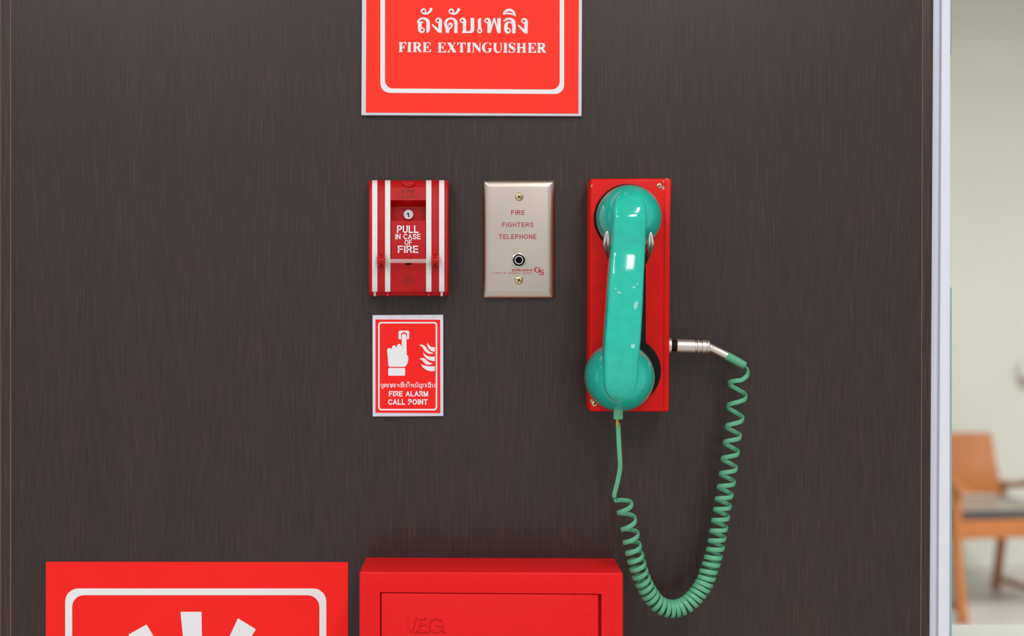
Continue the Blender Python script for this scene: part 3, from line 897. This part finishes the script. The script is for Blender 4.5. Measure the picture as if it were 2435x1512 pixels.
# slab-serif G and S of the maker's mark
def GK(x, y): return (1180 + x / 15.121, 590 + y / 15.121)
mark = [[GK(x, y) + ((1,) if len(r) else ()) for x, y, *r in g] for g in (
    [(1360, 780), (1385, 710), (1470, 683), (1525, 705), (1550, 690, C), (1570, 690, C), (1570, 765, C), (1548, 765, C), (1510, 715), (1460, 710), (1415, 780), (1435, 835), (1480, 852), (1520, 830), (1520, 795, C), (1470, 795, C), (1470, 775, C), (1580, 775, C), (1580, 795, C), (1562, 800, C), (1560, 865, C), (1480, 880), (1395, 850)],
    [(1560, 830), (1580, 785), (1625, 770), (1660, 782), (1680, 770, C), (1698, 770, C), (1698, 828, C), (1680, 828, C), (1640, 795), (1605, 815), (1640, 845), (1700, 880), (1715, 915), (1690, 955), (1640, 968), (1590, 955), (1570, 965, C), (1548, 965, C), (1548, 895, C), (1570, 895, C), (1610, 940), (1660, 930), (1650, 895), (1590, 868)])]
finish('maker_mark', print_curve(mark[:1], DP, DP + 0.0002, 4), 'red_ink', t)
finish('maker_mark', print_curve(mark[1:], DP, DP + 0.00025, 4), 'red_ink', t)
screw(t, 1234.6, 468, DP - 0.0004, 10, 'brass', 42)
screw(t, 1233.7, 666, DP - 0.0004, 10.3, 'brass', 62)
jack = finish('jack_nut', prism([(1233.7 + 18 * math.sin(math.radians(a + 4)), 618.7 - 18 * math.cos(math.radians(a + 4))) for a in range(0, 360, 60)], DP, DP + 0.0024, 0.0004), 'chrome', t)
jc = W(1233.7, 618.7, DP)
finish('washer', lathe(jc, OUT, [(14.4 * S, 0.0024), (14.4 * S, 0.0028), (10.6 * S, 0.0028)], 28, close=False), 'black', jack)
finish('bushing', lathe(jc, OUT, [(10.6 * S, 0.002), (10.6 * S, 0.0044), (9.8 * S, 0.0048), (8.0 * S, 0.0048), (7.8 * S, 0.003)], 28, close=False), 'chrome', jack)
finish('socket_hole', lathe(jc, OUT, [(7.9 * S, 0.0030), (0, 0.0030)], 24, close=False), 'hole', jack)

# ------------------------------------------------------------------ red telephone box
DB = 0.042
t = thing('telephone_wall_box', 'red painted metal box on the wall holding the turquoise handset', 'wall box', W(1492, 979, 0.0))
f = [(1404, 424.8), (1596.8, 423.6), (1594, 560), (1591, 979.0), (1402.0, 978.4)]
bm = bmesh.new()
P = [W(x, y, DB) for x, y in f]
bk = [Vector((p.x, 0, p.z)) for p in P]
A = [bm.verts.new(p) for p in P]; Bv = [bm.verts.new(p) for p in bk]
bm.faces.new(A); bm.faces.new(Bv[::-1])
for i in range(5):
    j = (i + 1) % 5
    bm.faces.new((A[i], Bv[i], Bv[j], A[j]))
bmesh.ops.recalc_face_normals(bm, faces=bm.faces)
bevel_all(bm, 0.0022, 3)
box_body = finish('box_body', auto_smooth(bm_mesh(bm)), 'box_red', t)
screw(t, 1567.5, 441.5, DB - 0.0004, 6.5, 'brass', 30)
screw(t, 1413.5, 960.0, DB - 0.0004, 6.5, 'brass', 10)
def chip(pts):
    finish('paint_chip', print_curve([pts], DB - 0.0002, DB + 0.00012, 3), 'chip', t)
chip([(1576, 442), (1580, 444), (1580.5, 450), (1577, 451.5), (1573.8, 447)])
chip([(1403, 950), (1408, 949.5), (1411, 954), (1409, 958.5), (1404.5, 956)])
chip([(1576, 431), (1579, 429), (1580, 431), (1577, 434)])
chip([(1406, 440), (1407.6, 438), (1408, 444), (1406.4, 446)])
chip([(1583, 425.6), (1589, 425.4), (1588, 427.2), (1583.6, 427.2)])

finish('folded_edge', prism([(1580.5, 428), (1595, 428), (1592.3, 560), (1589.3, 975), (1578, 975)], DB - 0.001, DB + 0.0007, 0.0003), 'box_red', t)
# black cradle pad, dumb-bell shaped
def dumbbell(c1, r1, c2, r2, xl, xr):
    pts = []
    a0 = math.asin((xr - c1[0]) / r1); a1 = math.asin((c1[0] - xl) / r1)
    n = 30
    # upper circle: go from right neck junction over the top to left neck junction
    s0 = math.pi / 2 - a0            # angle below horizontal at right
    e0_ = -(math.pi + math.pi / 2 - a1)
    for i in range(n + 1):
        th = s0 + (e0_ - s0) * i / n
        pts.append((c1[0] + r1 * math.cos(th), c1[1] + r1 * math.sin(th)))
    b0 = math.asin((xr - c2[0]) / r2); b1 = math.asin((c2[0] - xl) / r2)
    s1 = -(math.pi / 2 + b1) ; e1_ = -(math.pi / 2 - b0) - 2 * math.pi
    for i in range(n + 1):
        th = s1 + (e1_ - s1) * i / n
        pts.append((c2[0] + r2 * math.cos(th), c2[1] + r2 * math.sin(th)))
    return pts
cradle = finish('cradle_pad', prism(dumbbell((1493.5, 517), 80, (1491, 882), 81, 1448, 1536), DB, DB + 0.010, 0.001), 'black', t)

# wire hooks that grip the handset under its upper cup
def hook(sgn, cx, apex, outer, inner, root):
    seq = [root + (0.050,), (outer[1][0], outer[1][1], 0.072), (outer[0][0], outer[0][1], 0.100), ((outer[0][0] + apex[0]) / 2 - sgn * 0.6, apex[1] + 9, 0.1055), (apex[0], apex[1], 0.107),
           ((inner[0][0] + apex[0]) / 2 + sgn * 1.2, apex[1] + 9, 0.1055), (inner[0][0], inner[0][1], 0.100), (inner[1][0], inner[1][1], 0.074), (root[0] + sgn * 3, root[1] - 8, 0.050)]
    finish('wire_hook', sweep(catmull([W(*p) for p in seq], 8), 3.4 * S, 10), 'chrome', t)
hook(1, 0, (1444, 552), ((1438, 586), (1449, 620)), ((1446.5, 586), (1453, 612)), (1464, 634))
hook(-1, 0, (1547.3, 554.5), ((1551, 586), (1537, 624)), ((1543.3, 586), (1535, 616)), (1524, 636))

# ------------------------------------------------------------------ turquoise handset
h = thing('telephone_handset', 'turquoise telephone handset hanging on the red wall box', 'telephone', W(1474, 978, 0.055))
DH = DB + 0.0105
def cup_profile(R, depth):
    return [(R * 0.86, 0.0), (R * 0.95, 0.002), (R * 0.995, 0.007), (R, 0.012), (R * 0.985, 0.019), (R * 0.945, 0.027), (R * 0.88, 0.035), (R * 0.79, 0.0425), (R * 0.66, 0.0495), (R * 0.50, 0.0548), (R * 0.30, 0.0580), (R * 0.12, 0.0592), (0, 0.0594)]
def cup(px, py, rpx, name):
    k = (D - (DH + 0.012)) / D
    w = W(px, py, DH + 0.012)
    c = Vector((w.x, -DH, w.z))
    return finish(name, lathe(c, OUT, cup_profile(rpx * S * k, 0), 56), 'handset', h, True)
cup(1495.5, 517, 77.3, 'earpiece_cup')
ST = [  # photo row, centre column, half width, front depth, thickness
    (451, 1497.5, 9, 0.0925, 0.010), (456, 1497.5, 20, 0.0972, 0.012), (463, 1497.8, 29, 0.1020, 0.014), (472, 1498, 34.5, 0.1064, 0.016), (483, 1498.3, 37.6, 0.1100, 0.018), (498, 1498.6, 39.2, 0.1130, 0.020), (518, 1498.4, 39.8, 0.1148, 0.022),
    (545, 1497.4, 40.2, 0.1148, 0.022), (565, 1496.3, 40.6, 0.1136, 0.022), (580, 1495.6, 40.8, 0.1125, 0.021), (590, 1495.2, 40.9, 0.1122, 0.021), (602, 1494.6, 41, 0.1126, 0.021), (620, 1493.3, 41.4, 0.1138, 0.021), (642, 1491.8, 41.7, 0.1153, 0.021), (662, 1490.6, 42.0, 0.1164, 0.021),
    (690, 1489.0, 42.4, 0.1177, 0.022), (720, 1487.6, 42.7, 0.1187, 0.022), (765, 1484.8, 43, 0.1195, 0.022), (805, 1482, 43.2, 0.1193, 0.022), (840, 1479.5, 42.6, 0.1184, 0.022), (875, 1477.8, 41.6, 0.1160, 0.022),
    (905, 1476.8, 40.4, 0.1132, 0.022), (925, 1476.4, 37.6, 0.1105, 0.020), (940, 1476.4, 31, 0.1072, 0.016), (949, 1476.4, 22, 0.1040, 0.012), (955, 1476.4, 11, 0.1005, 0.010)]
# smooth resampling of the stations
STV = [Vector(q[:3]) for q in ST]
rings = []
def resample(col, sub=5):
    v = [Vector((q[col], 0, 0)) for q in ST]
    return [p.x for p in catmull(v, sub)]
cols = [resample(i) for i in range(5)]
for y, cx, hw, df, th in zip(*cols):
    ring = []
    sec = [(-1.0, -th), (-1.0, -0.0060), (-0.985, -0.0036), (-0.95, -0.0018), (-0.90, -0.0007), (-0.80, -0.0001), (-0.4, 0.0002), (0, 0.0003), (0.4, 0.0002), (0.80, -0.0001), (0.90, -0.0007), (0.95, -0.0018), (0.985, -0.0036), (1.0, -0.0060), (1.0, -th), (0.7, -th - 0.003), (-0.7, -th - 0.003)]
    base = W(cx, y, df)
    kk = S * (D - df) / D
    for u, dd in sec:
        ring.append(Vector((base.x + u * hw * kk, -(df + dd), base.z)))
    rings.append(ring)
bm = loft(rings)
finish('grip', auto_smooth(bm_mesh(bm), 40), 'handset', h)
cup(1474.3, 896, 82, 'mouthpiece_cup')
finish('mouthpiece_ring', lathe(W(1474.3, 896, DH + 0.012) * 1.0 + Vector((0, 0.012, 0)) * 0, OUT, [(82.4 * S * 0.957, -0.0100), (82.9 * S * 0.957, -0.0085), (82.9 * S * 0.957, -0.003), (82.4 * S * 0.957, -0.0015)], 56, close=False), 'handset', h, True)
bu = [W(1470, 955, 0.085), W(1470.2, 968, 0.083), W(1469.8, 994, 0.079)]
finish('cord_bushing', sweep(bu, [(11.2 * S * .94, 7 * S), (11.2 * S * .94, 7 * S), (11.5 * S * .94, 7 * S)], 16, up=[Vector((1, 0, 0))] * 3), 'cord', h)

def grip_depth(y):
    for a, b in zip(range(len(cols[0]) - 1), range(1, len(cols[0]))):
        if cols[0][a] <= y <= cols[0][b]:
            return cols[3][a] + (cols[3][b] - cols[3][a]) * (y - cols[0][a]) / (cols[0][b] - cols[0][a])
for q in ([(1462, 684.5), (1464.5, 684), (1466, 687), (1463.5, 688)], [(1468, 693.5), (1471, 693), (1477, 697), (1472, 697.5)], [(1503, 683), (1507, 681), (1512, 682), (1506, 685)], [(1513, 675), (1516.5, 672.8), (1518, 674.5), (1515, 677)],
          [(1511, 717), (1515, 716), (1513.5, 733), (1510, 735.5)], [(1501, 820), (1508, 818), (1510, 824), (1504, 829)]):
    gd = grip_depth(sum(p[1] for p in q) / 4) + 0.0002
    finish('scuff_mark', print_curve([q], gd - 0.0006, gd + 0.0003, 3), 'scuff', h)

# ------------------------------------------------------------------ coiled cord with plug
c = thing('coiled_telephone_cord', 'green coiled telephone cord looping from handset to the plug', 'cord', W(1598, 1470, 0.05))
centers = [(1486, 1208), (1495, 1247), (1500.5, 1279), (1506, 1305.5), (1511.5, 1327), (1516.5, 1346.5), (1522, 1364.5), (1528.5, 1381.5), (1535.5, 1396), (1543, 1409.5), (1551, 1420.5), (1561, 1432.5), (1572, 1440.5), (1584.5, 1445.5), (1596, 1447.5), (1607, 1446.8), (1618.5, 1443.8), (1631, 1438), (1642, 1429.5), (1651, 1420.5), (1659.5, 1410), (1667.5, 1399), (1674, 1387.5), (1680, 1374.5), (1685, 1358), (1691, 1341.5), (1696, 1324.5), (1701, 1304.5), (1705, 1282.5), (1709, 1259), (1713.5, 1233.5), (1718, 1207.5), (1722, 1181.5), (1727, 1152), (1732, 1119.5), (1736.5, 1082.5), (1741.5, 1044), (1746.5, 1004.5), (1752, 954), (1757, 903)]
NT = len(centers)
def cord_depth(u):               # 0 at the handset end, 1 at the plug end
    return 0.062 - 0.026 * u - 0.010 * math.sin(math.pi * u)
CV = [W(x, y, cord_depth(i / (NT - 1))) for i, (x, y) in enumerate(centers)]
SUB = 28
cc = catmull(CV, SUB)
path, ups, secs = [], [], []
rw, rt = 5.3 * S, 2.7 * S
# straight lead from the handset
lead = [(1469.5, 1008), (1470, 1016), (1472, 1060), (1474.2, 1096), (1473.8, 1117), (1468, 1147), (1461.5, 1172), (1460.5, 1186)]
lp = catmull([W(x, y, 0.078 - 0.016 * i / 7) for i, (x, y) in enumerate(lead)], 6)
n_cc = len(cc)
hel = []
for i, p in enumerate(cc):
    u = i / (n_cc - 1)
    T = (cc[min(i + 1, n_cc - 1)] - cc[max(i - 1, 0)]).normalized()
    Bf = OUT - T * OUT.dot(T); Bf.normalize()
    Nn = T.cross(Bf)
    turn = i / SUB
    # centre of the front strand of turn k sits at whole turn numbers
    th = 2 * math.pi * turn
    R = 19.0 * S * 0.965
    if turn > NT - 3:
        R *= 1 + 0.12 * (turn - (NT - 3))
    hel.append((p, T, Bf, Nn, th, R))
def helix_point(p, T, Bf, Nn, th, R, sg):
    rad = Bf * math.cos(th) + Nn * (sg * math.sin(th))
    return p + rad * R, rad
# right-handed coil: on the way down the front strands run from right to left
p, T, Bf, Nn, th, R = hel[0]
right = Vector((1, 0, 0))
sg = 1.0 if Nn.dot(right) < 0 else -1.0
pts = []
# half a turn before the first centre so the lead meets the coil at its left side behind
p0, T0, B0, N0, th0, R0 = hel[0]
step = (hel[SUB][0] - hel[0][0]) / SUB
for k in range(int(0.75 * SUB), 0, -1):
    pts.append(helix_point(p0 - step * k * 0.75, T0, B0, N0, -2 * math.pi * k / SUB, R0, sg))
for q in hel:
    pts.append(helix_point(*q, sg))
for q in lp[:-4]:
    path.append(q); ups.append(OUT.copy()); secs.append((rt, rw))
join = catmull([lp[-6], lp[-4], W(1460.2, 1183, 0.060), pts[2][0], pts[4][0]], 6)[6:18]
for k, q in enumerate(join):
    f = k / len(join)
    path.append(q); ups.append((OUT * (1 - f) + pts[2][1] * f).normalized()); secs.append((rt, rw))
for q, r in pts[2:]:
    path.append(q); ups.append(r); secs.append((rt, rw))
tail = catmull([path[-4], path[-1], W(1775.5, 894, 0.045), W(1779.5, 884, 0.036), W(1777, 875.5, 0.028), W(1768, 869.0, 0.0235)], 8)[9:]
u0 = ups[-1]
for k, q in enumerate(tail):
    f = min(1, k / 12)
    v = Vector((0.75, -0.6, 0.3)) * f + u0 * (1 - f)
    path.append(q); ups.append(v.normalized()); secs.append((rt, rw))
# smooth orientation over the joints
for _ in range(3):
    ups = [ups[0]] + [((ups[i - 1] + ups[i] * 2 + ups[i + 1]) / 4).normalized() for i in range(1, len(ups) - 1)] + [ups[-1]]
finish('coil', sweep(path, secs, 12, up=ups), 'cord', c)
for dx, mt in ((-1.6, 'wire_yellow'), (1.6, 'wire_yellow'), (3.4, 'wire_brown')):
    finish('bare_wire', sweep([W(1466.6 + dx * 0.7, 990, 0.079), W(1467.6 + dx, 1003, 0.079), W(1468.4 + dx, 1014, 0.0775)], 1.0 * S, 8), mt, c)

# plug
PD = 0.021
pl0 = W(1591, 821.5, PD)
ax = (W(1690, 824.5, PD) - pl0)
L = ax.length; ax.normalize()
k_ = S * (D - PD) / D
finish('socket_flange', lathe(pl0, ax, [(0, -0.001), (18.4 * k_, -0.001), (18.8 * k_, 0.0), (18.4 * k_, 4 * k_), (15 * k_, 5.2 * k_), (0, 5.2 * k_)], 28), 'nickel', c)
finish('plug_collar', lathe(pl0, ax, [(13.2 * k_, 4 * k_), (13.2 * k_, 17.5 * k_), (12 * k_, 18 * k_)], 28), 'black', c)
pr = [(12, 17), (14.6, 17.5), (15.2, 19)]
for i in range(16):
    x = 20 + i * 2.4
    pr += [(15.3, x), (15.0, x + 1.2)]
pr += [(15.2, 60), (13.2, 61), (13.2, 65.5), (15.3, 66.5), (15.3, 71), (13.4, 72), (13.4, 77), (15.2, 78), (15.2, 86), (13.4, 87), (13.4, 89), (15.2, 90), (15.2, 94), (14.2, 95.5), (8, 95.5)]
finish('plug_barrel', lathe(pl0, ax, [(r * 1.06 * k_, x * k_) for r, x in pr], 28), 'nickel', c)
bent = [W(1676, 823, PD), W(1688, 826, PD), W(1700, 831.5, PD), W(1733, 847.5, 0.022)]
finish('plug_tail', sweep(catmull(bent, 6), 9.6 * S, 16), 'nickel', c)
finish('sleeve', sweep([W(1728, 845.6, 0.022), W(1750, 857.5, 0.0225), W(1771.5, 869.5, 0.023)], [10.4 * S, 10.2 * S, 9.2 * S], 16), 'cord', c)

# ------------------------------------------------------------------ armchair in the next room
def armchair(loc, rz):
    t = thing('armchair', 'orange wooden armchair with grey seat and black seat edge', 'chair', loc)
    t.rotation_euler = (0, 0, rz)
    WL[t] = Vector((0, 0, 0))
    w, dp = 0.58, 0.62           # local: x right, y back, origin at the front left foot
    def leg(x, y, z1, lean):
        path = [Vector((x, y + lean * 0.06, 0.0)), Vector((x, y, 0.30)), Vector((x, y, z1))]
        finish('leg', sweep(catmull(path, 4), [(0.021, 0.025)] * 9, 12, up=[Vector((1, 0, 0))] * 9), 'chair_wood', t)
    leg(0, 0, 0.60, -1); leg(w, 0, 0.60, -1)
    leg(0.0, dp, 0.56, 1); leg(w, dp, 0.56, 1)
    finish('front_rail', box(0.015, w - 0.015, -0.015, 0.015, 0.375, 0.465, 0.006), 'chair_wood', t)
    finish('back_rail', box(0.015, w - 0.015, dp - 0.015, dp + 0.015, 0.36, 0.43, 0.006), 'chair_wood', t)
    for x in (0, w):
        finish('side_rail', box(x - 0.013, x + 0.013, 0.02, dp - 0.02, 0.37, 0.45, 0.006), 'chair_wood', t)
        arm = [Vector((x, -0.06, 0.605)), Vector((x, 0.05, 0.622)), Vector((x, 0.25, 0.60)), Vector((x, 0.48, 0.555)), Vector((x, dp + 0.02, 0.54))]
        finish('armrest', sweep(catmull(arm, 5), [(0.016, 0.030)] * 21, 12, up=[Vector((0, 0, 1))] * 21), 'chair_wood', t)
    for x in (0, w):
        finish('runner', box(x - 0.014, x + 0.014, 0.0, dp, 0.045, 0.075, 0.005), 'chair_wood', t)
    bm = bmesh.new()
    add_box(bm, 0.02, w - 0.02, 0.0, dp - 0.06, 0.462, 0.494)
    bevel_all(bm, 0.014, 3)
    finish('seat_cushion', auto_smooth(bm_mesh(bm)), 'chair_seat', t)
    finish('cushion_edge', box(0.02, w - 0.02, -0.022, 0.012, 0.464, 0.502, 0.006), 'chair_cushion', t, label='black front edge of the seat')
    # curved, reclined plywood back with a forward lip at the bottom
    rows = []
    prof = [(0.505, dp - 0.115), (0.535, dp - 0.075), (0.575, dp - 0.035), (0.66, dp + 0.0), (0.74, dp + 0.035), (0.795, dp + 0.060)]
    bm = bmesh.new()
    F, Bk = [], []
    for z, y in prof:
        rf, rb = [], []
        for i in range(9):
            x = -0.02 + (w - 0.02) * i / 8 + 0.01
            bow = 0.03 * (1 - ((i - 4) / 4) ** 2)
            taper = (0.026 if z < 0.55 else (0.004 if z < 0.7 else -0.004)) * (i - 4) / 4
            rf.append(bm.verts.new((x - taper, y + bow, z)))
            rb.append(bm.verts.new((x - taper, y + bow + 0.016, z)))
        F.append(rf); Bk.append(rb)
    for i in range(len(prof) - 1):
        for k in range(8):
            bm.faces.new((F[i][k], F[i][k + 1], F[i + 1][k + 1], F[i + 1][k]))
            bm.faces.new((Bk[i][k], Bk[i + 1][k], Bk[i + 1][k + 1], Bk[i][k + 1]))
        for k in (0, 8):
            bm.faces.new((F[i][k], F[i + 1][k], Bk[i + 1][k], Bk[i][k]))
    for k in range(8):
        bm.faces.new((F[0][k], F[0][k + 1], Bk[0][k + 1], Bk[0][k]))
        bm.faces.new((F[-1][k], F[-1][k + 1], Bk[-1][k + 1], Bk[-1][k]))
    finish('backrest', auto_smooth(bm_mesh(bm)), 'chair_wood', t)
    return t
CH_D = 6.5
armchair(((2275 - VX) * S / D * CH_D, CH_D - D, 0.0), math.radians(9.6))

# small white fitting on the far wall
q = YF + D
def far(px, py): return ((px - VX) * S / D * q, H - (py - VY) * S / D * q)
x0, z1 = far(2418, 866); x1, z0 = far(2470, 898)
t = thing('wall_fitting', 'small white fitting on the cream far wall at the right edge', 'wall fitting', ((x0 + x1) / 2, YF - 0.04, z0))
finish('cover', box(x0, x1, YF - 0.07, YF, z0, z1, 0.012, 3), 'fitting', t)
_, zb = far(2418, 917)
finish('shadow_block', box(x0 + 0.012, x1 - 0.012, YF - 0.05, YF, zb, z0, 0.008, 2), 'fitting_shadow', t)  # shadow beneath the cover, built as a tan block
